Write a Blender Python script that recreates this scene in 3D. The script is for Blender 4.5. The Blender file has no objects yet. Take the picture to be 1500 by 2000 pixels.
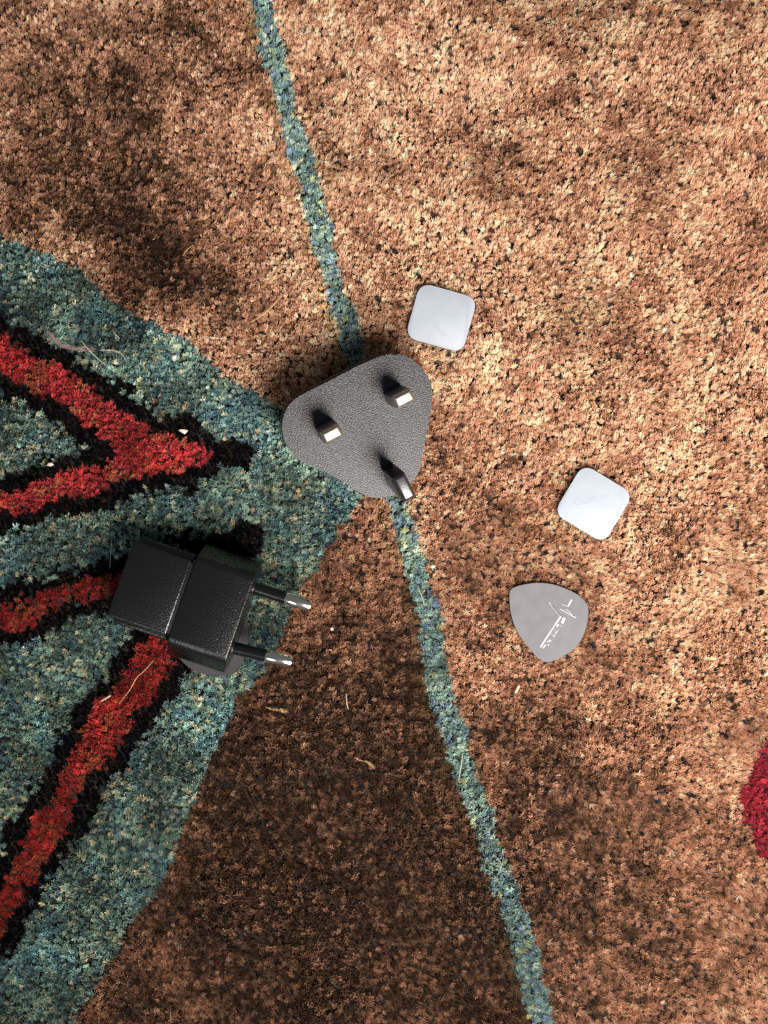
import bpy, bmesh, math
import numpy as np
from mathutils import Vector, Matrix

MM = 0.001
S = 6.35          # photograph pixels (1500 wide) per millimetre on the rug
D = 300.0         # camera height above the rug, mm
scene = bpy.context.scene
rng = np.random.default_rng(11)

# ------------------------------------------------------------------ camera
cam_d = bpy.data.cameras.new("camera")
cam = bpy.data.objects.new("camera", cam_d)
scene.collection.objects.link(cam)
cam.location = (0, 0, D * MM)
cam.rotation_euler = (0, 0, 0)
cam_d.sensor_fit = 'VERTICAL'
cam_d.sensor_height = 36.0
cam_d.lens = 36.0 * D / (2000.0 / S)
cam_d.clip_start = 0.005
cam_d.clip_end = 20.0
scene.camera = cam

# ------------------------------------------------------------------ light
world = bpy.data.worlds.new("World")
scene.world = world
world.use_nodes = True
bg = world.node_tree.nodes["Background"]
bg.inputs[0].default_value = (0.80, 0.88, 1.0, 1)
bg.inputs[1].default_value = 0.15

def area_lamp(name, loc, target, size, watts, col):
    l = bpy.data.lights.new(name, 'AREA')
    l.shape = 'DISK'; l.size = size; l.energy = watts; l.color = col
    o = bpy.data.objects.new(name, l)
    scene.collection.objects.link(o)
    o.location = loc
    o.rotation_euler = (Vector(target) - Vector(loc)).to_track_quat('-Z', 'Y').to_euler()
    return o
area_lamp("room_lamp", (0.245, -0.315, 0.41), (0.125, 0.055, 0), 0.34, 3.6, (1.0, 0.955, 0.905)).data.spread = math.radians(92)
area_lamp("added_highlight_lamp", (-0.30, -0.42, 0.50), (0, 0, 0), 0.18, 0.85, (0.92, 0.96, 1.0))  # added lamp for the bevel and pin highlights, no such source seen

scene.view_settings.view_transform = 'Standard'
scene.view_settings.look = 'None'
scene.view_settings.exposure = 0.0
scene.view_settings.gamma = 1.0
scene.view_settings.use_curve_mapping = False
scene.cycles.max_bounces = 12
scene.cycles.diffuse_bounces = 8
scene.cycles.transmission_bounces = 12
scene.cycles.use_denoising = False

# ------------------------------------------------------------------ helpers
def w2(px, py, z=0.0):
    """photograph pixel -> millimetres on the plane at height z"""
    k = (D - z) / D / S
    return ((px - 750.0) * k, (1000.0 - py) * k)

def link(o, parent=None):
    scene.collection.objects.link(o)
    if parent is not None:
        o.parent = parent
    return o

def tag(o, label=None, cat=None, group=None, kind=None):
    if label: o["label"] = label
    if cat: o["category"] = cat
    if group: o["group"] = group
    if kind: o["kind"] = kind
    return o

def empty(name, loc_mm=(0, 0, 0)):
    o = bpy.data.objects.new(name, None)
    o.empty_display_size = 0.01
    o.location = Vector(loc_mm) * MM
    return link(o)

def obj_from_bm(name, bm, mat, parent=None, smooth=40):
    """a bmesh in millimetres becomes ONE mesh object in metres"""
    bmesh.ops.recalc_face_normals(bm, faces=bm.faces[:])
    bmesh.ops.scale(bm, vec=(MM, MM, MM), verts=bm.verts[:])
    me = bpy.data.meshes.new(name)
    bm.to_mesh(me); bm.free()
    if smooth:
        for p in me.polygons: p.use_smooth = True
        me.set_sharp_from_angle(angle=math.radians(smooth))
    me.materials.append(mat)
    return link(bpy.data.objects.new(name, me), parent)

def prism(pts, z0, z1, bevel=0.0, seg=3, bm=None):
    """extrude a closed 2-D outline (list of (x, y)) from z0 to z1, rounding its rims"""
    bm = bm or bmesh.new()
    lo = [bm.verts.new((x, y, z0)) for x, y in pts]
    hi = [bm.verts.new((x, y, z1)) for x, y in pts]
    n = len(pts)
    fb = bm.faces.new(lo[::-1]); ft = bm.faces.new(hi)
    for i in range(n):
        bm.faces.new((lo[i], lo[(i + 1) % n], hi[(i + 1) % n], hi[i]))
    if bevel:
        ed = list({e for f in (fb, ft) for e in f.edges})
        bmesh.ops.bevel(bm, geom=ed, offset=bevel, segments=seg, profile=0.5, affect='EDGES')
    return bm

def smooth_closed(pts, n=4):
    """Catmull-Rom through a closed outline"""
    P = np.array(pts, float); out = []
    m = len(P)
    for i in range(m):
        a, b, c, d = P[i - 1], P[i], P[(i + 1) % m], P[(i + 2) % m]
        for k in range(n):
            t = k / n
            out.append(0.5 * ((2 * b) + (-a + c) * t + (2 * a - 5 * b + 4 * c - d) * t * t + (-a + 3 * b - 3 * c + d) * t ** 3))
    return [tuple(p) for p in out]

def rounded_rect(w, h, r, n=8):
    pts = []
    for cx, cy, a0 in ((w/2 - r, h/2 - r, 0), (-w/2 + r, h/2 - r, 90), (-w/2 + r, -h/2 + r, 180), (w/2 - r, -h/2 + r, 270)):
        for k in range(n + 1):
            a = math.radians(a0 + 90 * k / n)
            pts.append((cx + r * math.cos(a), cy + r * math.sin(a)))
    return pts

def tube(path, radii, sides=8, bm=None):
    """tube along a 3-D path (mm) with a radius per point"""
    bm = bm or bmesh.new()
    P = [Vector(p) for p in path]; rings = []
    for i, p in enumerate(P):
        t = (P[min(i + 1, len(P) - 1)] - P[max(i - 1, 0)]).normalized()
        a = t.cross(Vector((0, 0, 1)))
        if a.length < 1e-4: a = Vector((1, 0, 0))
        a.normalize(); b = t.cross(a)
        rings.append([bm.verts.new(p + (a * math.cos(2*math.pi*k/sides) + b * math.sin(2*math.pi*k/sides)) * radii[i]) for k in range(sides)])
    for r0, r1 in zip(rings, rings[1:]):
        for k in range(sides):
            bm.faces.new((r0[k], r0[(k+1) % sides], r1[(k+1) % sides], r1[k]))
    bm.faces.new(rings[0][::-1]); bm.faces.new(rings[-1])
    return bm

# ------------------------------------------------------------------ materials
def mat(name, col=(0.5, 0.5, 0.5), rough=0.5, metal=0.0, spec=0.5):
    m = bpy.data.materials.new(name); m.use_nodes = True
    b = m.node_tree.nodes["Principled BSDF"]
    b.inputs["Base Color"].default_value = (*col, 1)
    b.inputs["Roughness"].default_value = rough
    b.inputs["Metallic"].default_value = metal
    b.inputs["Specular IOR Level"].default_value = spec
    return m

def add_bump(m, scale, strength, dist, kind='NOISE', detail=3.0, stretch=None):
    nt = m.node_tree; b = nt.nodes["Principled BSDF"]
    tc = nt.nodes.new('ShaderNodeTexCoord')
    src = tc.outputs['Object']
    if stretch:
        mp = nt.nodes.new('ShaderNodeMapping')
        mp.inputs['Rotation'].default_value = (0, 0, stretch[0]); mp.inputs['Scale'].default_value = stretch[1]
        nt.links.new(src, mp.inputs['Vector']); src = mp.outputs['Vector']
    if kind == 'NOISE':
        t = nt.nodes.new('ShaderNodeTexNoise'); t.inputs['Detail'].default_value = detail
        out = t.outputs['Fac']
    else:
        t = nt.nodes.new('ShaderNodeTexVoronoi'); out = t.outputs['Distance']
    t.inputs['Scale'].default_value = scale
    nt.links.new(src, t.inputs['Vector'])
    bp = nt.nodes.new('ShaderNodeBump')
    bp.inputs['Strength'].default_value = strength
    bp.inputs['Distance'].default_value = dist
    nt.links.new(out, bp.inputs['Height'])
    nt.links.new(bp.outputs['Normal'], b.inputs['Normal'])
    return m

def vary_colour(m, scale, lo, hi, detail=4.0):
    nt = m.node_tree; b = nt.nodes["Principled BSDF"]
    tc = nt.nodes.new('ShaderNodeTexCoord'); t = nt.nodes.new('ShaderNodeTexNoise')
    t.inputs['Scale'].default_value = scale; t.inputs['Detail'].default_value = detail
    r = nt.nodes.new('ShaderNodeValToRGB')
    r.color_ramp.elements[0].position = 0.35; r.color_ramp.elements[0].color = (*lo, 1)
    r.color_ramp.elements[1].position = 0.65; r.color_ramp.elements[1].color = (*hi, 1)
    nt.links.new(tc.outputs['Object'], t.inputs['Vector']); nt.links.new(t.outputs['Fac'], r.inputs['Fac'])
    nt.links.new(r.outputs['Color'], b.inputs['Base Color'])
    return m

M_plate = add_bump(mat("grained_black_plastic", (0.016, 0.014, 0.016), 0.27, 0, 0.29), 1900, 0.55, 0.00018, 'NOISE', 2.0, (math.radians(35), (1.0, 1.9, 1.0)))
M_side = add_bump(mat("black_plastic", (0.012, 0.011, 0.012), 0.42), 1800, 0.3, 0.0001)
M_body = add_bump(mat("matt_black_plastic", (0.003, 0.0027, 0.003), 0.27, 0, 0.60), 1700, 0.75, 0.00016)
M_shank = add_bump(mat("dark_pin_shank", (0.095, 0.088, 0.088), 0.36, 0, 0.8), 1500, 0.3, 0.0001)
M_earth = add_bump(mat("black_earth_pin", (0.016, 0.014, 0.015), 0.30, 0, 0.7), 1500, 0.2, 0.0001)
M_sleeve = mat("black_pin_sleeve", (0.004, 0.004, 0.004), 0.2, 0, 0.4)
M_metal = add_bump(mat("nickel_pin", (0.86, 0.80, 0.70), 0.16, 1.0), 900, 0.12, 0.0001)
M_brass = add_bump(mat("worn_brass_pin", (0.42, 0.39, 0.33), 0.45, 1.0), 900, 0.5, 0.0001)
M_pick = vary_colour(add_bump(mat("grey_pick_plastic", (0.33, 0.31, 0.32), 0.55, 0, 0.4), 2600, 0.25, 0.00008), 260, (0.096, 0.092, 0.097), (0.112, 0.107, 0.113))
M_pickdark = vary_colour(add_bump(mat("dark_grey_pick_plastic", (0.06, 0.055, 0.057), 0.55, 0, 0.3), 2600, 0.25, 0.00008), 260, (0.028, 0.026, 0.027), (0.035, 0.032, 0.034))
M_print = mat("white_print", (0.40, 0.40, 0.40), 0.6)
M_ink = mat("black_ink", (0.02, 0.02, 0.02), 0.6)
M_liner = vary_colour(add_bump(mat("white_liner_paper", (0.82, 0.84, 0.88), 0.7, 0, 0.2), 900, 0.12, 0.0002), 160, (0.290, 0.315, 0.352), (0.318, 0.343, 0.380))
M_faint = mat("faint_grey_print", (0.262, 0.280, 0.318), 0.7, 0, 0.2)
M_fainter = mat("very_faint_grey_print", (0.288, 0.310, 0.348), 0.7, 0, 0.2)
M_foam = add_bump(mat("dark_foam", (0.035, 0.032, 0.028), 0.8), 1500, 0.5, 0.0002)
M_straw = vary_colour(mat("dry_straw", (0.70, 0.62, 0.42), 0.6), 900, (0.34, 0.27, 0.15), (0.50, 0.44, 0.30))
M_chip = vary_colour(mat("pale_crumb", (0.8, 0.74, 0.62), 0.6), 900, (0.50, 0.41, 0.31), (0.62, 0.57, 0.44))
M_hair = mat("pale_hair", (0.62, 0.55, 0.44), 0.35)
M_hairdark = mat("dark_hair", (0.02, 0.015, 0.012), 0.4)
M_hairgold = mat("golden_hair", (0.52, 0.32, 0.15), 0.4)
M_pink = mat("pinkish_wool", (0.30, 0.20, 0.18), 0.9)

def pile_material():
    m = bpy.data.materials.new("wool_pile"); m.use_nodes = True
    nt = m.node_tree; nt.nodes.clear()
    out = nt.nodes.new('ShaderNodeOutputMaterial')
    at = nt.nodes.new('ShaderNodeAttribute'); at.attribute_name = "dye"
    pr = nt.nodes.new('ShaderNodeBsdfPrincipled')
    pr.inputs['Roughness'].default_value = 0.62; pr.inputs['Specular IOR Level'].default_value = 0.18
    tr = nt.nodes.new('ShaderNodeBsdfTranslucent')
    mx = nt.nodes.new('ShaderNodeMixShader'); mx.inputs[0].default_value = 0.48
    nt.links.new(at.outputs['Vector'], pr.inputs['Base Color']); nt.links.new(at.outputs['Vector'], tr.inputs['Color'])
    nt.links.new(pr.outputs[0], mx.inputs[1]); nt.links.new(tr.outputs[0], mx.inputs[2])
    nt.links.new(mx.outputs[0], out.inputs['Surface'])
    return m
M_pile = pile_material()
M_backing = add_bump(vary_colour(mat("rug_backing", (0.06, 0.04, 0.03), 0.9), 300, (0.010, 0.007, 0.005), (0.018, 0.012, 0.009)), 900, 0.6, 0.0005)

# ------------------------------------------------------------------ where things lie (needed to press the pile down)
def in_poly(x, y, poly):
    P = np.array(poly); n = len(P); c = np.zeros(len(x), bool); j = n - 1
    for i in range(n):
        yi, yj, xi, xj = P[i, 1], P[j, 1], P[i, 0], P[j, 0]
        if yi != yj:
            c ^= ((yi > y) != (yj > y)) & (x < (xj - xi) * (y - yi) / (yj - yi) + xi)
        j = i
    return c

def seg_dist(x, y, line):
    d = np.full(x.shape, 1e9)
    for (x0, y0), (x1, y1) in zip(line, line[1:]):
        dx, dy = x1 - x0, y1 - y0
        t = np.clip(((x - x0) * dx + (y - y0) * dy) / (dx * dx + dy * dy), 0, 1)
        d = np.minimum(d, np.hypot(x - x0 - t * dx, y - y0 - t * dy))
    return d

def seg_dist_w(x, y, line):
    """distance minus the half width carried by each point (x, y, half width)"""
    d = np.full(x.shape, 1e9)
    for (x0, y0, a), (x1, y1, b) in zip(line, line[1:]):
        dx, dy = x1 - x0, y1 - y0
        t = np.clip(((x - x0) * dx + (y - y0) * dy) / (dx * dx + dy * dy), 0, 1)
        d = np.minimum(d, np.hypot(x - x0 - t * dx, y - y0 - t * dy) - (a + (b - a) * t))
    return d

# --- three-pin plug: a tilted plate
PL_N = Vector((0.170, -0.190, 1.0)).normalized()
_c = w2(697.6, 832.8, 12.0)
PL_C = Vector((_c[0], _c[1], 12.0))
_d = Vector((139.0, 70.0, 0.0))
PL_X = (_d - PL_N * _d.dot(PL_N)).normalized()
PL_Y = PL_N.cross(PL_X)
PL_M = Matrix((PL_X, PL_Y, PL_N)).transposed()
CAM_MM = Vector((0, 0, D))
def on_plate(px, py, h=0.0):
    """photograph pixel -> local coordinates on the plate's plane raised by h along its normal"""
    r = Vector(((px - 750) / S, (1000 - py) / S, -D))
    o = PL_C + PL_N * h
    t = (o - CAM_MM).dot(PL_N) / r.dot(PL_N)
    q = PL_M.transposed() @ (CAM_MM + r * t - PL_C)
    return (q.x, q.y)
_ol = [(950,145),(1050,128),(1150,155),(1230,210),(1300,290),(1340,370),(1352,450),(1345,560),(1320,700),(1292,850),(1268,980),(1245,1080),(1205,1155),(1145,1210),
       (1075,1255),(1005,1287),(930,1303),(855,1298),(780,1265),(650,1190),(500,1100),(350,1035),(280,1005),(220,950),(170,880),(140,800),(130,720),(140,650),(165,580),(210,520),(270,475),(400,405),(550,330),(700,252),(850,180)]
PLATE = smooth_closed([on_plate(520 + x / 4.167, 660 + y / 4.167) for x, y in _ol], 3)
if sum(a[0]*b[1]-b[0]*a[1] for a, b in zip(PLATE, PLATE[1:]+PLATE[:1])) < 0: PLATE = PLATE[::-1]
PLATE_T = 8.6
PLATE_W = [tuple((PL_C + PL_M @ Vector((x, y, -PLATE_T)))[:2]) for x, y in PLATE]

# --- two-pin charger
EU_Z = -0.2
EU_H = 17.0
_c = w2(349, 1169.0, EU_Z + EU_H)
EU_C = Vector((_c[0], _c[1] - 1.4, EU_Z))
EU_A = math.radians(-18.5)
def eu_w(u, v):
    return (EU_C.x + u * math.cos(EU_A) - v * math.sin(EU_A), EU_C.y + u * math.sin(EU_A) + v * math.cos(EU_A))
EU_FOOT = [eu_w(u, v) for u, v in ((-18.5, -13), (0, -13), (0, -14.5), (18.3, -14.5), (18.3, 14.5), (0, 14.5), (0, 13), (-18.5, 13))]

# --- pads and picks: (photo centre, angle)
PADS = [((862.2, 620.0), -15.7, 18.2, 17.4), ((1160.0, 983.6), -31.0, 18.0, 17.7)]
PAD_Z = -0.5
PAD_FEET = []
for (cx, cy), a, w, h in PADS:
    X, Y = w2(cx, cy, 1.5); a = math.radians(a)
    PAD_FEET.append([(X + x*math.cos(a) - y*math.sin(a), Y + x*math.sin(a) + y*math.cos(a)) for x, y in rounded_rect(w, h, 3.4)])
_pk = [(245,310),(275,268),(380,230),(500,206),(620,196),(760,205),(900,240),(1050,300),(1175,372),(1248,450),(1280,520),(1287,600),(1270,730),(1230,870),(1155,1005),(1060,1105),(930,1180),(825,1230),(752,1248),(690,1235),(620,1190),(540,1110),(450,1000),(360,870),(300,740),(260,600),(242,450)]
_pkc = (760.0, 700.0)
PICK = smooth_closed([((x - _pkc[0]) / 6.818 / S, -(y - _pkc[1]) / 6.818 / S) for x, y in _pk], 3)[::-1]
PICKS = [(w2(960 + _pkc[0]/6.818, 1110 + _pkc[1]/6.818, 0.5), 0.0, -0.25), (w2(414, 1245, 0.0), math.radians(-80), -0.55)]
def pick_foot(i):
    (X, Y), a, z = PICKS[i]
    return [(X + x*math.cos(a) - y*math.sin(a), Y + x*math.sin(a) + y*math.cos(a)) for x, y in PICK]

# ------------------------------------------------------------------ the rug
def vnoise(x, y, scale, seed):
    """smooth value noise 0..1"""
    r = np.random.default_rng(seed); T = r.random((64, 64))
    u, v = x / scale + 1000, y / scale + 1000
    i, j = np.floor(u).astype(int), np.floor(v).astype(int)
    f, g = u - i, v - j
    f = f*f*(3-2*f); g = g*g*(3-2*g)
    a, b = T[i % 64, j % 64], T[(i+1) % 64, j % 64]
    c, d = T[i % 64, (j+1) % 64], T[(i+1) % 64, (j+1) % 64]
    return (a*(1-f)+b*f)*(1-g) + (c*(1-f)+d*f)*g

TEAL_POLY = [(-500,260),(0,462),(40,480),(105,500),(165,545),(210,580),(300,632),(390,690),(440,735),(500,770),(560,802),(640,850),(725,930),(710,975),(683,1009),(655,1034),(653,1061),(627,1078),(625,1103),(592,1134),(575,1180),(556,1212),(545,1255),(520,1300),(502,1332),(461,1368),(443,1418),(415,1470),(385,1560),(330,1680),(260,1800),(190,1920),(100,2080),(-100,2400),(-500,2400)]
STRIPE = [(440,-300,21),(480,-120,21),(520,50,20),(560,220,20),(598,350,21),(624,440,22),(640,510,17),(655,570,17),(674,630,23),(690,700,20),(740,850,22),(775,985,21),(792,1050,19),(808,1110,24),(822,1160,19),(840,1230,24),(850,1320,24),(872,1400,25),(892,1460,24),(908,1520,22),(932,1580,24),(980,1720,24),(1020,1850,24),(1070,2050,24),(1140,2350,24)]
RED1A = [(-300,510,32),(0,694,33),(75,735,33),(149,774,31),(220,826,32),(285,876,36),(340,889,36),(385,890,16),(402,891,8)]
RED1B = [(-300,1060,20),(0,987,18),(60,968,19),(112,951,21),(194,938,26),(260,905,26),(330,892,30)]
RED2A = [(-300,1255,24),(0,1206,26),(50,1198,24),(95,1168,20),(150,1152,19),(225,1142,20),(330,1130,22)]
RED2B = [(350,1200,27),(305,1280,31),(270,1330,35),(228,1388,38),(188,1450,34),(148,1508,26),(122,1560,31),(60,1670,28),(-20,1800,28),(-200,2100,28)]
RED3 = [(1800,1250,45),(1600,1400,45),(1520,1500,42),(1478,1560,34),(1500,1620,34),(1580,1720,40),(1800,1900,45)]

def zone_of(px, py):
    wx = px + (vnoise(px, py, 34, 1) - .5) * 17 + (vnoise(px, py, 13, 2) - .5) * 13
    wy = py + (vnoise(px, py, 34, 3) - .5) * 17 + (vnoise(px, py, 13, 4) - .5) * 13
    z = np.zeros(px.shape, int)                                   # 0 brown field
    z[seg_dist_w(px + (wx-px)*.6, py + (wy-py)*.6, STRIPE) < 0] = 2                        # 2 thin teal stripe
    z[in_poly(px + (wx-px)*.7, py + (wy-py)*.7, TEAL_POLY)] = 1                            # 1 teal ground
    r1 = np.minimum(seg_dist_w(wx, wy, RED1A), seg_dist_w(wx, wy, RED1B))
    r2 = np.minimum(seg_dist_w(wx, wy, RED2A), seg_dist_w(wx, wy, RED2B))
    r1 += rng.normal(0, 3.2, px.shape); r2 += rng.normal(0, 3.2, px.shape)       # single knots stray over the border
    o1 = r1 + rng.normal(0, 5.5, px.shape); o2 = r2 + rng.normal(0, 5.5, px.shape)
    tip1 = np.hypot((wx - 435) / 62, (wy - 886) / 30) < 1
    tip2 = (seg_dist(wx, wy, [(300, 1170), (400, 1110), (478, 1052)]) < 36) | ((seg_dist(wx, wy, [(330, 1066), (478, 1050)]) + rng.normal(0, 10, px.shape)) < 22)  # second bar puts the charger's cast shadow into black wool
    blk = (z == 1) & ((o1 < 36) | (o2 < 34) | tip1 | tip2)
    z[blk] = 3                                                    # 3 black outline, plus the charger's painted shade
    z[(r1 < 0) & (px < 620)] = 4                                  # 4 red chevron
    z[(r2 < 0) & (px < 620)] = 5                                  # 5 second red chevron
    z[seg_dist_w(wx, wy, RED3) < 0] = 6                           # 6 crimson motif at the right
    return z

def gaus(px, py, cx, cy, rx, ry=None, rot=0):
    ry = ry or rx; a = math.radians(rot)
    u = (px-cx)*math.cos(a) + (py-cy)*math.sin(a); v = -(px-cx)*math.sin(a) + (py-cy)*math.cos(a)
    return np.exp(-(u/rx)**2 - (v/ry)**2)

def brown_tone(px, py):
    """hand-dyed abrash of the brown yarn, with nap shade and light falloff painted in: 1 light tan, 0 dark chestnut"""
    t = 0.86 + 0*px  # patches below put shade and falloff into the yarn colour, besides abrash
    t -= 0.62*gaus(px, py, 330, 520, 260, 95, 33)
    t -= 0.55*gaus(px, py, 180, 200, 330, 260, 30)
    t += 0.20*gaus(px, py, 570, 640, 60, 120, -10)
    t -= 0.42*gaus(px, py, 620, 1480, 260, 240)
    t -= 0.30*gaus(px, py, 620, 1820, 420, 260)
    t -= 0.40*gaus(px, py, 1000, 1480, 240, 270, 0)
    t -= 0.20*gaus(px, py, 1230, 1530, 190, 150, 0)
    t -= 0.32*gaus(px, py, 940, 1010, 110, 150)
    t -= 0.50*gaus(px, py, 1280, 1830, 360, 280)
    t -= 0.35*gaus(px, py, 1480, 470, 120, 140)
    t -= 0.25*gaus(px, py, 1240, 455, 110, 40, 20)
    t -= 0.22*gaus(px, py, 1250, 250, 260, 120, -10)
    t -= 0.20*gaus(px, py, 800, 640, 40, 60)
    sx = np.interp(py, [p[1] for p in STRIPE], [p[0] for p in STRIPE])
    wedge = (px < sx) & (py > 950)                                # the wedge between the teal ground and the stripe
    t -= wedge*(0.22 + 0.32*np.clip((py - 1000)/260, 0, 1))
    t += 0.22*np.exp(-((px - sx)/26)**2)*(py < 1700)
    t += (vnoise(px, py, 120, 21) - .5)*0.24 + (vnoise(px, py, 48, 22) - .5)*0.40 + (vnoise(px, py, 22, 23) - .5)*0.40
    return np.clip(t, 0.0, 1.15)

def build_pile():
    sp = 1.37
    XL, YL = 152.0, 190.0                                   # half extents of the piece of rug that is built
    nx, ny = int(2*XL/sp), int(2*YL/(sp*0.9))
    gx, gy = np.meshgrid(np.arange(nx), np.arange(ny))
    cx = -XL + (gx + 0.5*(gy % 2)) * sp; cy = -YL + gy * sp * 0.9
    cx = cx.ravel() + rng.normal(0, 0.22, cx.size); cy = cy.ravel() + rng.normal(0, 0.21, cy.size)
    px, py = 750 + cx*S, 1000 - cy*S
    zone = zone_of(px, py)
    n = cx.size
    inner = (np.abs(cx) < 122) & (np.abs(cy) < 161)
    # ---- dye of each tuft, with shade painted into the brown (linear rgb)
    dye = np.zeros((n, 3))
    r = rng.random(n); g = rng.normal(0, 1, n)
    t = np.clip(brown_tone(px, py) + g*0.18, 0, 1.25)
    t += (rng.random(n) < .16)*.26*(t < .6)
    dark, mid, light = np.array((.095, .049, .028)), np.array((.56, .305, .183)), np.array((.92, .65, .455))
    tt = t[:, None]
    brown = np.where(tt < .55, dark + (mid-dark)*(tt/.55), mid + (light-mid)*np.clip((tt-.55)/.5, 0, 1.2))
    spk = r < 0.018
    brown[spk] = np.array((.085, .05, .045)) * (0.7 + 0.6*rng.random((spk.sum(), 1)))
    spk = (r > 0.035) & (r < 0.075)
    brown[spk] *= 1.35
    edge = seg_dist(px, py, [(p[0], p[1]) for p in STRIPE])
    ol = (edge < 42) & (px < np.interp(py, [p[1] for p in STRIPE], [p[0] for p in STRIPE])) & (rng.random(n) < 0.42)
    brown[ol] = brown[ol]*0.45 + np.array((.50, .34, .11))*0.55*np.clip(t[ol], .35, 1)[:, None]
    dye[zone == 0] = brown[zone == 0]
    pal = np.array([(.125, .200, .195), (.085, .150, .155), (.175, .245, .225), (.050, .098, .115), (.270, .285, .225), (.10, .150, .200), (.36, .31, .21)])
    prob = np.array([.33, .24, .17, .12, .095, .02, .025])
    ti = rng.choice(len(pal), n, p=prob)
    tn = (vnoise(px, py, 60, 31) - .5)
    tea = pal[ti] * np.array((2.35, 2.12, 1.82)) * np.exp(g*0.18 + tn*0.9)[:, None]
    tea = tea*.9 + tea.mean(1, keepdims=True)*.1
    blu = vnoise(px, py, 45, 33)
    tea = np.where((blu > .66)[:, None], tea*np.array((.80, .92, 1.04)), tea)
    dye[zone == 1] = tea[zone == 1]
    pal2 = np.array([(.19, .30, .29), (.13, .22, .24), (.27, .36, .33), (.15, .22, .32), (.33, .38, .24), (.20, .28, .40)])
    st = pal2[rng.choice(len(pal2), n, p=[.38, .28, .20, .06, .05, .03])] * np.array((1.9, 1.65, 1.5)) * np.exp(g*0.15)[:, None] * np.where(blu > .7, .8, 1.05)[:, None]
    dye[zone == 2] = st[zone == 2]
    bk = np.array((.006, .005, .0055)) * np.exp(np.abs(g)*0.45)[:, None]
    bk[r < .05] = (.030, .025, .021)
    dye[zone == 3] = bk[zone == 3]
    rd = np.array((.55, .045, .048)) * np.exp(g*0.25 + (vnoise(px, py, 50, 41)-.5)*.8)[:, None]
    orr = (vnoise(px, py, 26, 42) > .74) | (r < .04)
    rd[orr] = rd[orr]*0.5 + np.array((.60, .17, .09))*0.5
    dye[zone == 4] = (rd*np.array((1.18, 1.95, 1.8)))[zone == 4]
    dye[zone == 5] = (rd*np.array((.85, 1.3, 1.0)))[zone == 5]
    dye[zone == 6] = (np.array((.46, .050, .075)) * np.exp(g*0.22)[:, None])[zone == 6]

    # ---- nap: which way the tufts lean
    ang = 0.6 + (vnoise(px, py, 160, 51)-.5)*3.4 + (vnoise(px, py, 30, 52)-.5)*1.5 + rng.normal(0, .4, n)
    lean = 0.30 + 0.6*vnoise(px, py, 70, 53) + rng.normal(0, .13, n)
    top = rng.normal(0, 0.33, n) + (vnoise(px, py, 40, 54)-.5)*0.7
    tr_ = np.exp(rng.normal(0, .16, n))
    top -= np.where(zone == 3, 0.5, 0)

    parts = [(0, "brown_field"), (1, "teal_ground"), (2, "teal_stripe"), (3, "black_outline_and_shade"), (4, "red_chevron"), (5, "red_chevron"), (6, "crimson_motif")]
    foots = [(PLATE_W, 'plate'), (EU_FOOT, EU_Z - 1.3)] + [(f, PAD_Z - 0.12) for f in PAD_FEET] + [(pick_foot(i), PICKS[i][2] - 0.15) for i in (0, 1)]
    for zid, pname in parts:
        V, F3, C3 = [], [], []
        base_i = 0
        for inn, nf, wid in ((True, 28, 0.20), (False, 8, 0.36)):
            idx = np.where((zone == zid) & (inner == inn))[0]
            if not len(idx): continue
            T = np.repeat(idx, nf); k = T.size
            # each tuft is a bundle of wool fibres fanning out of one knot, as in cut pile
            a = rng.random(k)*2*math.pi; rr = np.sqrt(rng.random(k))
            la = ang[T] + rng.normal(0, .30, k); ll = lean[T]*np.exp(rng.normal(0, .2, k))
            curl = rng.normal(0, .15, (2, k)); under = rng.random(k) < .17; rad = (.10 + .73*rr)*tr_[T]*np.where(under, 1.35, 1.0)
            bx = cx[T] + np.cos(a)*rr*.20; by = cy[T] + np.sin(a)*rr*.20; bz = top[T] - 1.75
            tx = cx[T] + np.cos(la)*ll + np.cos(a)*rad + curl[0]; ty = cy[T] + np.sin(la)*ll + np.sin(a)*rad + curl[1]
            tz = top[T] - 0.72*rr**2 - under*.38 + rng.normal(0, .15, k)
            da = np.arctan2(ty - by, tx - bx) + math.pi/2 + rng.normal(0, .4, k)
            wx, wy = np.cos(da), np.sin(da); w = wid*0.5*np.exp(rng.normal(0, .22, k))*np.where(under, 1.25, 1.0); tw = rng.normal(0, .35, k)*w
            vv = np.empty((k, 4, 3))
            vv[:, 0] = np.stack((bx - wx*w, by - wy*w, bz - tw), 1); vv[:, 1] = np.stack((bx + wx*w, by + wy*w, bz + tw), 1)
            u = w*.62
            vv[:, 2] = np.stack((tx + wx*u, ty + wy*u, tz + tw), 1); vv[:, 3] = np.stack((tx - wx*u, ty - wy*u, tz - tw), 1)
            flat = vv.reshape(-1, 3)
            for foot, lim in foots:                          # the pile is pressed flat under what lies on it
                P = np.array(foot); lo, hi = P.min(0) - .3, P.max(0) + .3
                sel = np.where((flat[:, 0] > lo[0]) & (flat[:, 0] < hi[0]) & (flat[:, 1] > lo[1]) & (flat[:, 1] < hi[1]) & (flat[:, 2] > -2.9))[0]
                if not len(sel): continue
                sel = sel[in_poly(flat[sel, 0], flat[sel, 1], foot)]
                if lim == 'plate':
                    L = PL_C.z - PLATE_T/PL_N.z - ((flat[sel, 0]-PL_C.x)*PL_N.x + (flat[sel, 1]-PL_C.y)*PL_N.y)/PL_N.z - .3
                else:
                    L = lim
                flat[sel, 2] = np.minimum(flat[sel, 2], L - 0.25*rng.random(len(sel)))
            F3.append(base_i + np.arange(k*4).reshape(-1, 4))
            C3.append(dye[T]*np.exp(rng.normal(0, .20, k))[:, None])
            V.append(flat); base_i += k*4
        if not V: continue
        V = np.concatenate(V); F3 = np.concatenate(F3); C = np.concatenate(C3)
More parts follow.
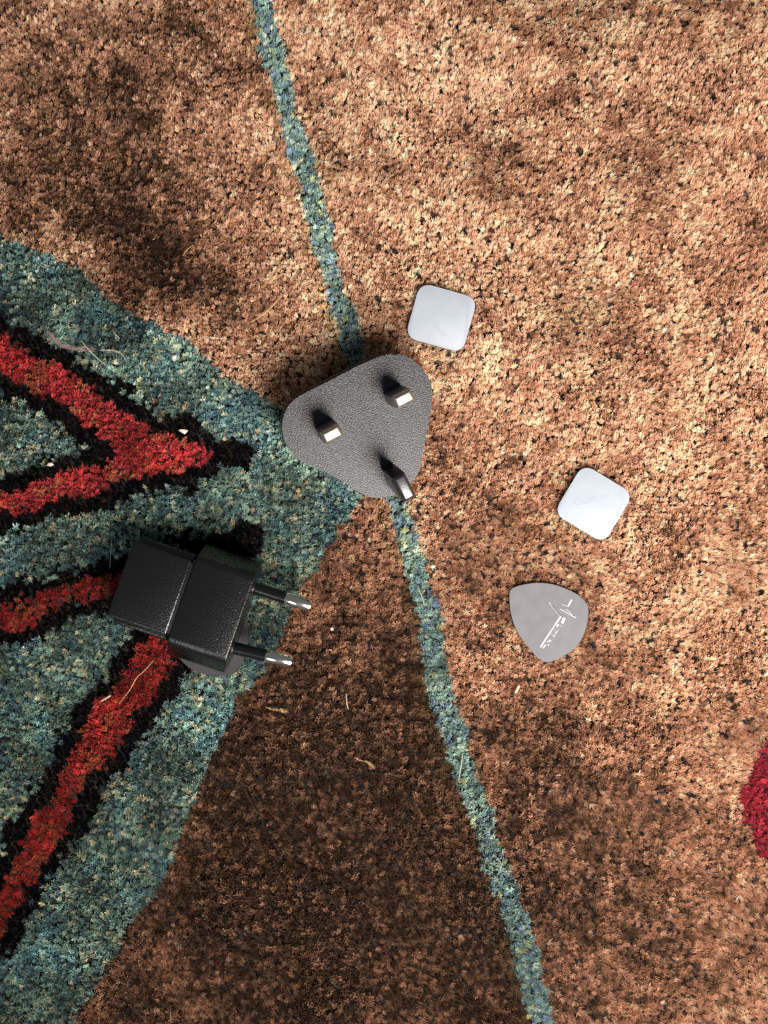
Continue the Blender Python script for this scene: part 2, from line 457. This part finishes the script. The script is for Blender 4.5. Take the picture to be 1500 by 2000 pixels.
        me = bpy.data.meshes.new(pname)
        me.vertices.add(len(V)); me.vertices.foreach_set("co", (V*MM).astype(np.float32).ravel())
        me.loops.add(F3.size); me.loops.foreach_set("vertex_index", F3.ravel().astype(np.int32))
        me.polygons.add(len(F3)); me.polygons.foreach_set("loop_start", (np.arange(len(F3))*4).astype(np.int32))
        me.update(calc_edges=True)
        at = me.attributes.new("dye", 'FLOAT_VECTOR', 'FACE')
        at.data.foreach_set("vector", np.clip(C, 0, .9).astype(np.float32).ravel())
        me.materials.append(M_pile)
        o = link(bpy.data.objects.new(pname, me), rug)
        o["kind"] = "stuff"
        o["label"] = {0: "tan and chestnut brown wool field of the rug", 1: "teal wool ground with dark flecks", 2: "thin teal stripe winding across the brown field",
                      3: "black wool outline round the red chevrons, with painted shade behind the charger", 4: "red wool chevron left of the triangular plug", 5: "dark red wool chevron running under the black charger", 6: "crimson motif at the lower right edge"}[zid]
    return XL, YL

rug = empty("rug", (0, 0, -4.6))
tag(rug, "thick wool rug in brown, teal, red and black under all the small objects", "rug")
XL, YL = build_pile()
for o in rug.children: o.location = (0, 0, 4.6*MM)
backing = obj_from_bm("backing", prism(rounded_rect(2*XL + 2, 2*YL + 2, 3), -4.6, -2.9), M_backing, rug, 0)
backing.location = (0, 0, 4.6*MM)

# ------------------------------------------------------------------ three-pin plug piece
plug = empty("three_pin_plug", (0, 0, 0))
plug.location = PL_C * MM
plug.rotation_euler = PL_M.to_euler()
tag(plug, "black triangular three pin plug head lying tilted with its pins up", "plug")
obj_from_bm("face_plate", prism(PLATE, -3.2, 0.0, 0.45, 3), M_plate, plug)
cxp = sum(p[0] for p in PLATE)/len(PLATE); cyp = sum(p[1] for p in PLATE)/len(PLATE)
obj_from_bm("back_shell", prism([(cxp + (x-cxp)*1.006, cyp + (y-cyp)*1.006) for x, y in PLATE], -PLATE_T, -3.1, 0.6, 2), M_side, plug)
# the socket block on the back that props the plate up on its high side
blk = prism([(cxp - 2 + x, cyp + 6 + y) for x, y in rounded_rect(25, 15, 2)], -15.6, -PLATE_T + .2, 0.5, 2)
obj_from_bm("slide_block", blk, M_side, plug)

def box_pin(name, x, y, w, h, z0, z1, chamfer, m, parent):
    bm = bmesh.new()
    r = [(-w/2, -h/2), (w/2, -h/2), (w/2, h/2), (-w/2, h/2)]
    c = chamfer
    rings = [[bm.verts.new((x + a, y + b, z)) for a, b in rr] for rr, z in
             ((r, z0), (r, z1 - c*1.25), ([(math.copysign(abs(a) - c, a), math.copysign(abs(b) - c, b)) for a, b in r], z1))]
    bm.faces.new(rings[0][::-1]); bm.faces.new(rings[-1])
    for r0, r1 in zip(rings, rings[1:]):
        for k in range(4): bm.faces.new((r0[k], r0[(k+1) % 4], r1[(k+1) % 4], r1[k]))
    bmesh.ops.bevel(bm, geom=bm.edges[:], offset=0.16, segments=2, profile=.5, affect='EDGES')
    return obj_from_bm(name, bm, m, parent, 35)
for px, py in ((648.9, 848.4), (789.5, 778.8)):
    x, y = on_plate(px, py, 14.6)
    pin = box_pin("pin", x, y, 5.9, 3.75, -1.0, 11.2, 0.08, M_shank, plug)
    pin["label"] = "flat metal pin with a black sleeve"
    box_pin("metal_tip", x, y, 5.8, 3.65, 11.0, 14.6, 0.75, M_brass, pin)
x, y = on_plate(790.6, 952.7, 20.0)
earth = box_pin("earth_pin", x, y, 3.9, 7.7, -1.0, 20.0, 0.75, M_earth, plug)
earth["label"] = "long black earth pin with a pale glossy end"

# ------------------------------------------------------------------ two-pin charger
chg = empty("mains_charger", (0, 0, 0))
chg.location = EU_C * MM
chg.rotation_euler = Matrix.Rotation(EU_A, 3, 'Z').to_euler()
chg.rotation_euler.x = math.radians(-5.0)
tag(chg, "black two pin mains charger lying on its side across a dark grey pick", "charger")

def bar(profile, u0, u1, bevel, seg=3, top_r=None):
    """profile in (v, z) extruded along u, all edges rounded"""
    bm = bmesh.new()
    A = [bm.verts.new((u0, v, z)) for v, z in profile]; B = [bm.verts.new((u1, v, z)) for v, z in profile]
    n = len(profile)
    bm.faces.new(A[::-1]); bm.faces.new(B)
    for i in range(n): bm.faces.new((A[i], A[(i+1) % n], B[(i+1) % n], B[i]))
    bmesh.ops.recalc_face_normals(bm, faces=bm.faces[:])
    if top_r:
        ed = [e for e in bm.edges if abs(e.verts[0].co.x - e.verts[1].co.x) > 1 and e.verts[0].co.z > profile[0][1] - .01]
        bmesh.ops.bevel(bm, geom=ed, offset=top_r, segments=5, profile=.5, affect='EDGES')
        ed = [e for e in bm.edges if abs(e.verts[0].co.x - e.verts[1].co.x) < 1e-4]
        bmesh.ops.bevel(bm, geom=ed, offset=bevel, segments=seg, profile=.5, affect='EDGES')
    else:
        bmesh.ops.bevel(bm, geom=bm.edges[:], offset=bevel, segments=seg, profile=.5, affect='EDGES')
    return bm
head_prof = [(-13.0, 17), (13.0, 17), (17.0, 10.2), (17.3, 7.2), (12.5, 0), (-12.5, 0), (-17.3, 7.2), (-17.0, 10.2)]
obj_from_bm("plug_head", bar(head_prof, 0.45, 18.4, 0.4, 3, 1.9), M_body, chg, 35)
obj_from_bm("charger_body", bar([(-13.2, 11.6), (13.2, 11.6), (13.6, 9), (13.2, 2), (12.2, 0), (-12.2, 0), (-13.2, 2), (-13.6, 9)], -17.6, -0.45, 0.7), M_body, chg, 35)
obj_from_bm("top_cover", bar([(-11.3, 17), (11.3, 17), (11.6, 11.9), (-11.6, 11.9)], -18.5, -0.5, 0.55), M_body, chg, 35)
obj_from_bm("seam", bar([(-10.6, 16.2), (10.6, 16.2), (12.9, 9), (12.0, 1), (-12.0, 1), (-12.9, 9)], -0.9, 0.9, 0.2, 2), M_side, chg, 35)
for s in (-1, 1):
    sl = math.radians(-s*2.2 + 3.0)
    def ax(d, s=s, sl=sl): return (18.0 + d*math.cos(sl), s*9.45 + d*math.sin(sl), 8.4)
    pin = obj_from_bm("pin", tube([ax(-1), ax(10.4)], [1.9, 1.9], 24), M_sleeve, chg, 50)
    pin["label"] = "round pin with black sleeve and shiny metal end"
    obj_from_bm("metal_tip", tube([ax(10.3), ax(10.5), ax(17.6), ax(18.3), ax(18.6)], [1.9, 2.0, 2.0, 1.6, 1.0], 28), M_metal, pin, 30)
    obj_from_bm("pin_collar", tube([ax(-.2), ax(.55)], [2.5, 2.3], 24), M_side, chg, 40)

# ------------------------------------------------------------------ adhesive pads
def text_part(name, body, size, loc, rot, m, parent, z):
    cu = bpy.data.curves.new(name, 'FONT'); cu.body = body; cu.size = size*MM
    cu.align_x = 'CENTER'; cu.align_y = 'CENTER'; cu.resolution_u = 3; cu.extrude = 0.00001
    tmp = bpy.data.objects.new(name, cu); scene.collection.objects.link(tmp)
    dg = bpy.context.evaluated_depsgraph_get()
    me = bpy.data.meshes.new_from_object(tmp.evaluated_get(dg))
    bpy.data.objects.remove(tmp)
    me.materials.clear(); me.materials.append(m)
    o = link(bpy.data.objects.new(name, me), parent)
    o.location = (loc[0]*MM, loc[1]*MM, z*MM); o.rotation_euler = (0, 0, rot)
    return o
labels = ["blank looking white square adhesive pad above the triangular plug", "white square adhesive pad with faint print, just above the light grey pick"]
texts = [("Outdoor", (-1.3, -2.6), -30.0, 2.7), ("Outdoor", (-1.0, 1.1), 45.0, 3.1)]
for i, ((pc, a, w, h), lab) in enumerate(zip(PADS, labels)):
    X, Y = w2(*pc, 1.5)
    t = empty("adhesive_pad", (X, Y, PAD_Z)); t.rotation_euler = (0, 0, math.radians(a))
    tag(t, lab, "adhesive pad", "white adhesive pads on the rug")
    obj_from_bm("foam_core", prism(rounded_rect(w - .25, h - .25, 3.2), 0, 1.25, .08, 2), M_foam, t)
    obj_from_bm("liner", prism(rounded_rect(w, h, 3.4), 1.25, 1.5, .08, 2), M_liner, t)
    b, loc, ra, sz = texts[i]
    text_part("faint_print", b, sz, loc, math.radians(ra), (M_fainter, M_faint)[i], t, 1.512)

# ------------------------------------------------------------------ picks
def strokes(lst, m, name, parent, z, off, scale, dz=0.0):
    """flat printed strokes traced as thin ribbons, one print"""
    bm = bmesh.new()
    for k, ((x0, y0), (x1, y1), w) in enumerate(lst):
        a = Vector(((x0 - off[0]) / scale / S, -(y0 - off[1]) / scale / S)); b = Vector(((x1 - off[0]) / scale / S, -(y1 - off[1]) / scale / S))
        d = (b - a).normalized() if (b-a).length else Vector((1, 0)); nrm = Vector((-d.y, d.x)) * (w * 0.8 / scale / S / 2)
        zz = z + 0.0012*k
        bm.faces.new([bm.verts.new((p.x, p.y, zz)) for p in (a + nrm, a - nrm, b - nrm, b + nrm)])
    return obj_from_bm(name, bm, m, parent, 0)
plabels = ["light grey guitar pick with white pulse line print on brown pile", "plain dark grey pick partly hidden under the black charger"]
for i in (0, 1):
    (X, Y), a, z = PICKS[i]
    t = empty("guitar_pick", (X, Y, z)); t.rotation_euler = (0, 0, a)
    tag(t, plabels[i], "guitar pick", "grey guitar picks on the rug")
    obj_from_bm("blade", prism(PICK, 0, 0.75, 0.2, 3), (M_pick, M_pickdark)[i], t)
    if i == 0:
        # centre of the pick in the 15x tracing (offset 1035, 1165)
        off = ((960 + _pkc[0]/6.818 - 1035) * 15, (1110 + _pkc[1]/6.818 - 1165) * 15)
        W = [((1222,92),(1118,290),50), ((1105,290),(945,238),14), ((1060,370),(1350,635),16), ((1350,635),(880,365),20), ((565,185),(640,270),26), ((620,270),(880,580),10),
             ((905,585),(735,835),58), ((735,835),(595,1045),30), ((600,1035),(310,1485),52), ((1010,625),(945,785),100), ((830,815),(795,890),52), ((870,830),(940,882),13),
             ((820,950),(850,1002),13), ((765,1060),(805,1015),38), ((622,1080),(692,1172),12), ((690,1175),(735,1135),32), ((725,1060),(765,1112),18), ((625,1288),(500,1325),32),
             ((560,1262),(622,1312),20), ((545,1395),(545,1450),30), ((470,1405),(380,1515),42), ((700,955),(742,1010),12)]
        K = [((612,228),(908,562),22), ((640,250),(840,345),8), ((1258,545),(1302,582),26)]
        strokes(W, M_print, "white_print", t, 0.754, off, 15.0)
        strokes(K, M_ink, "black_print", t, 0.785, off, 15.0)

# ------------------------------------------------------------------ crumbs, straws and hairs on the pile
def flat_bit(name, px_pts, z, th, m, label, cat, group=None):
    P = [w2(x, y, z) for x, y in px_pts]
    cx = sum(p[0] for p in P)/len(P); cy = sum(p[1] for p in P)/len(P)
    q = [(x-cx, y-cy) for x, y in P]
    if sum(a[0]*b[1]-b[0]*a[1] for a, b in zip(q, q[1:]+q[:1])) < 0: q = q[::-1]
    o = obj_from_bm(name, prism(q, 0, th, th*.3, 2), m)
    o.location = (cx*MM, cy*MM, z*MM)
    return tag(o, label, cat, group)
flat_bit("food_crumb", [(349,841),(354,838),(360,840),(365,839.5),(367.5,841),(364,845),(361,848),(356,845)], 0.2, .5, M_chip, "cream heart shaped crumb on black pile by the red chevron tip", "crumb", "crumbs on the rug")
flat_bit("food_crumb", [(92,909),(96,904),(103,904),(106,908),(99,911)], 0.2, .5, M_chip, "small cream crumb in the teal wedge between the red arms", "crumb", "crumbs on the rug")
flat_bit("food_crumb", [(645,1227),(648,1224.5),(651.5,1227),(651,1231),(646.5,1231)], 0.4, .7, M_chip, "tiny white crumb on brown pile right of the charger pins", "crumb", "crumbs on the rug")
flat_bit("straw_bit", [(1004.5,1352),(1012,1338),(1016,1339),(1008.5,1354)], 0.4, .5, M_straw, "short pale straw piece below the pick on dark brown pile", "straw", "straw bits on the rug")
flat_bit("straw_bit", [(197.5,1368),(216,1357),(217.5,1359.5),(199,1370.5)], 0.4, .4, M_straw, "thin yellow straw across the lower red chevron's left edge", "straw", "straw bits on the rug")

def hair(name, pts, r, m, label, cat, group=None, z=0.6, arch=0.3, bm=None):
    P = np.array([w2(x, y, z) for x, y in pts]); n = len(P); path = []
    for i in range(n-1):
        a, b, c, d = P[max(i-1, 0)], P[i], P[i+1], P[min(i+2, n-1)]
        for k in range(6):
            t = k/6
            path.append(0.5*((2*b) + (-a+c)*t + (2*a-5*b+4*c-d)*t*t + (-a+3*b-3*c+d)*t**3))
    path.append(P[-1]); m_ = len(path)
    c0 = path[0]
    pp = [(q[0]-c0[0], q[1]-c0[1], arch*math.sin(math.pi*i/(m_-1))) for i, q in enumerate(path)]
    o = obj_from_bm(name, tube(pp, [r*(0.55 + 0.45*math.sin(math.pi*i/(m_-1))) for i in range(m_)], 5), m)
    o.location = (c0[0]*MM, c0[1]*MM, z*MM)
    return tag(o, label, cat, group)
HG = "loose hairs on the rug"
hair("loose_hair", [(158,665),(180,690),(207,714)], .10, M_hair, "straight pale hair crossing the pink fluff on teal pile", "hair", HG)
hair("loose_hair", [(195,684),(222,685),(238,692),(247,706)], .08, M_hair, "curved pale hair trailing from the pink fluff", "hair", HG)
hair("loose_hair", [(220,645),(226,653),(234,662)], .08, M_hair, "short pale hair on teal pile above the pink fluff", "hair", HG)
hair("loose_hair", [(358,500),(364,490),(378,478)], .08, M_hairgold, "short fine hair on dark brown pile at upper left", "hair", HG)
hair("loose_hair", [(490,629),(510,618),(530,600),(550,578)], .13, M_hairgold, "golden hair curving over the brown pile left of the stripe", "hair", HG)
hair("loose_hair", [(395,657),(420,660),(442,662)], .09, M_hair, "pale hair beside the teal edge on light brown pile", "hair", HG)
hair("loose_hair", [(563,544),(582,549),(600,546),(618,545),(636,540)], .10, M_hairdark, "long dark hair lying across to the stripe's upper part", "hair", HG)
hair("loose_hair", [(603,552),(585,560),(574,568),(574,577),(581,580)], .09, M_hairdark, "hooked dark hair just below the long dark one", "hair", HG)
hair("loose_hair", [(233,1374),(252,1350),(267,1324),(282,1310),(300,1290)], .10, M_hairgold, "long fine hair lying along the lower red chevron", "hair", HG)
hair("loose_hair", [(815,1146),(822,1160),(829,1182)], .08, M_hair, "white hair on the teal stripe below the earth pin", "hair", HG)
hair("loose_hair", [(904,1472),(900,1498),(896,1524)], .08, M_hair, "white hair on the teal stripe near the rug's lower part", "hair", HG)
hair("loose_hair", [(676,1354),(677,1370),(680,1385)], .08, M_hair, "short upright pale hair on dark chestnut pile", "hair", HG)
hair("loose_hair", [(218,1055),(217,1080),(214,1110)], .07, M_hair, "fine pale hair just left of the charger's upper corner", "hair", HG)
hair("loose_hair", [(752,930),(757,945),(761,962)], .06, M_hairdark, "fine dark hair on the plug face beside the earth pin", "hair", HG, z=9.2, arch=-.2)

def fluff(name, pts, spread, nstr, m, label, seed):
    r = np.random.default_rng(seed); P = np.array([w2(x, y, .5) for x, y in pts]); bm = bmesh.new()
    c0 = P[0]
    for k in range(nstr):
        i = r.integers(0, len(P)-1); t = r.random(); q = P[i]*(1-t) + P[i+1]*t - c0 + r.normal(0, spread, 2)
        d = (P[i+1]-P[i]); d = d/np.linalg.norm(d); a = r.normal(0, .45); d = np.array((d[0]*math.cos(a)-d[1]*math.sin(a), d[0]*math.sin(a)+d[1]*math.cos(a)))
        L = r.uniform(.8, 2.4); b = r.normal(0, .25, 2); zz = r.uniform(0, .45)
        tube([(*(q-d*L/2), zz), (*(q+b), zz+.12), (*(q+d*L/2), zz)], [.04, .055, .035], 4, bm)
    o = obj_from_bm(name, bm, m); o.location = (c0[0]*MM, c0[1]*MM, .0004)
    o["kind"] = "stuff"
    return tag(o, label, "fluff", "fluff on the rug")
fluff("wool_fluff", [(97,652),(110,668),(130,678),(155,682),(185,683)], .28, 130, M_pink, "pinkish strand of fluff on teal pile above the red chevron", 3)
fluff("wool_fluff", [(523,1383),(540,1386),(561,1390)], .13, 22, M_hairgold, "small tan fluff on dark brown pile below the charger", 4)
fluff("wool_fluff", [(698,1482),(712,1486),(728,1495)], .11, 16, M_hairgold, "tiny tan fluff on the darkest brown pile near the stripe", 5)
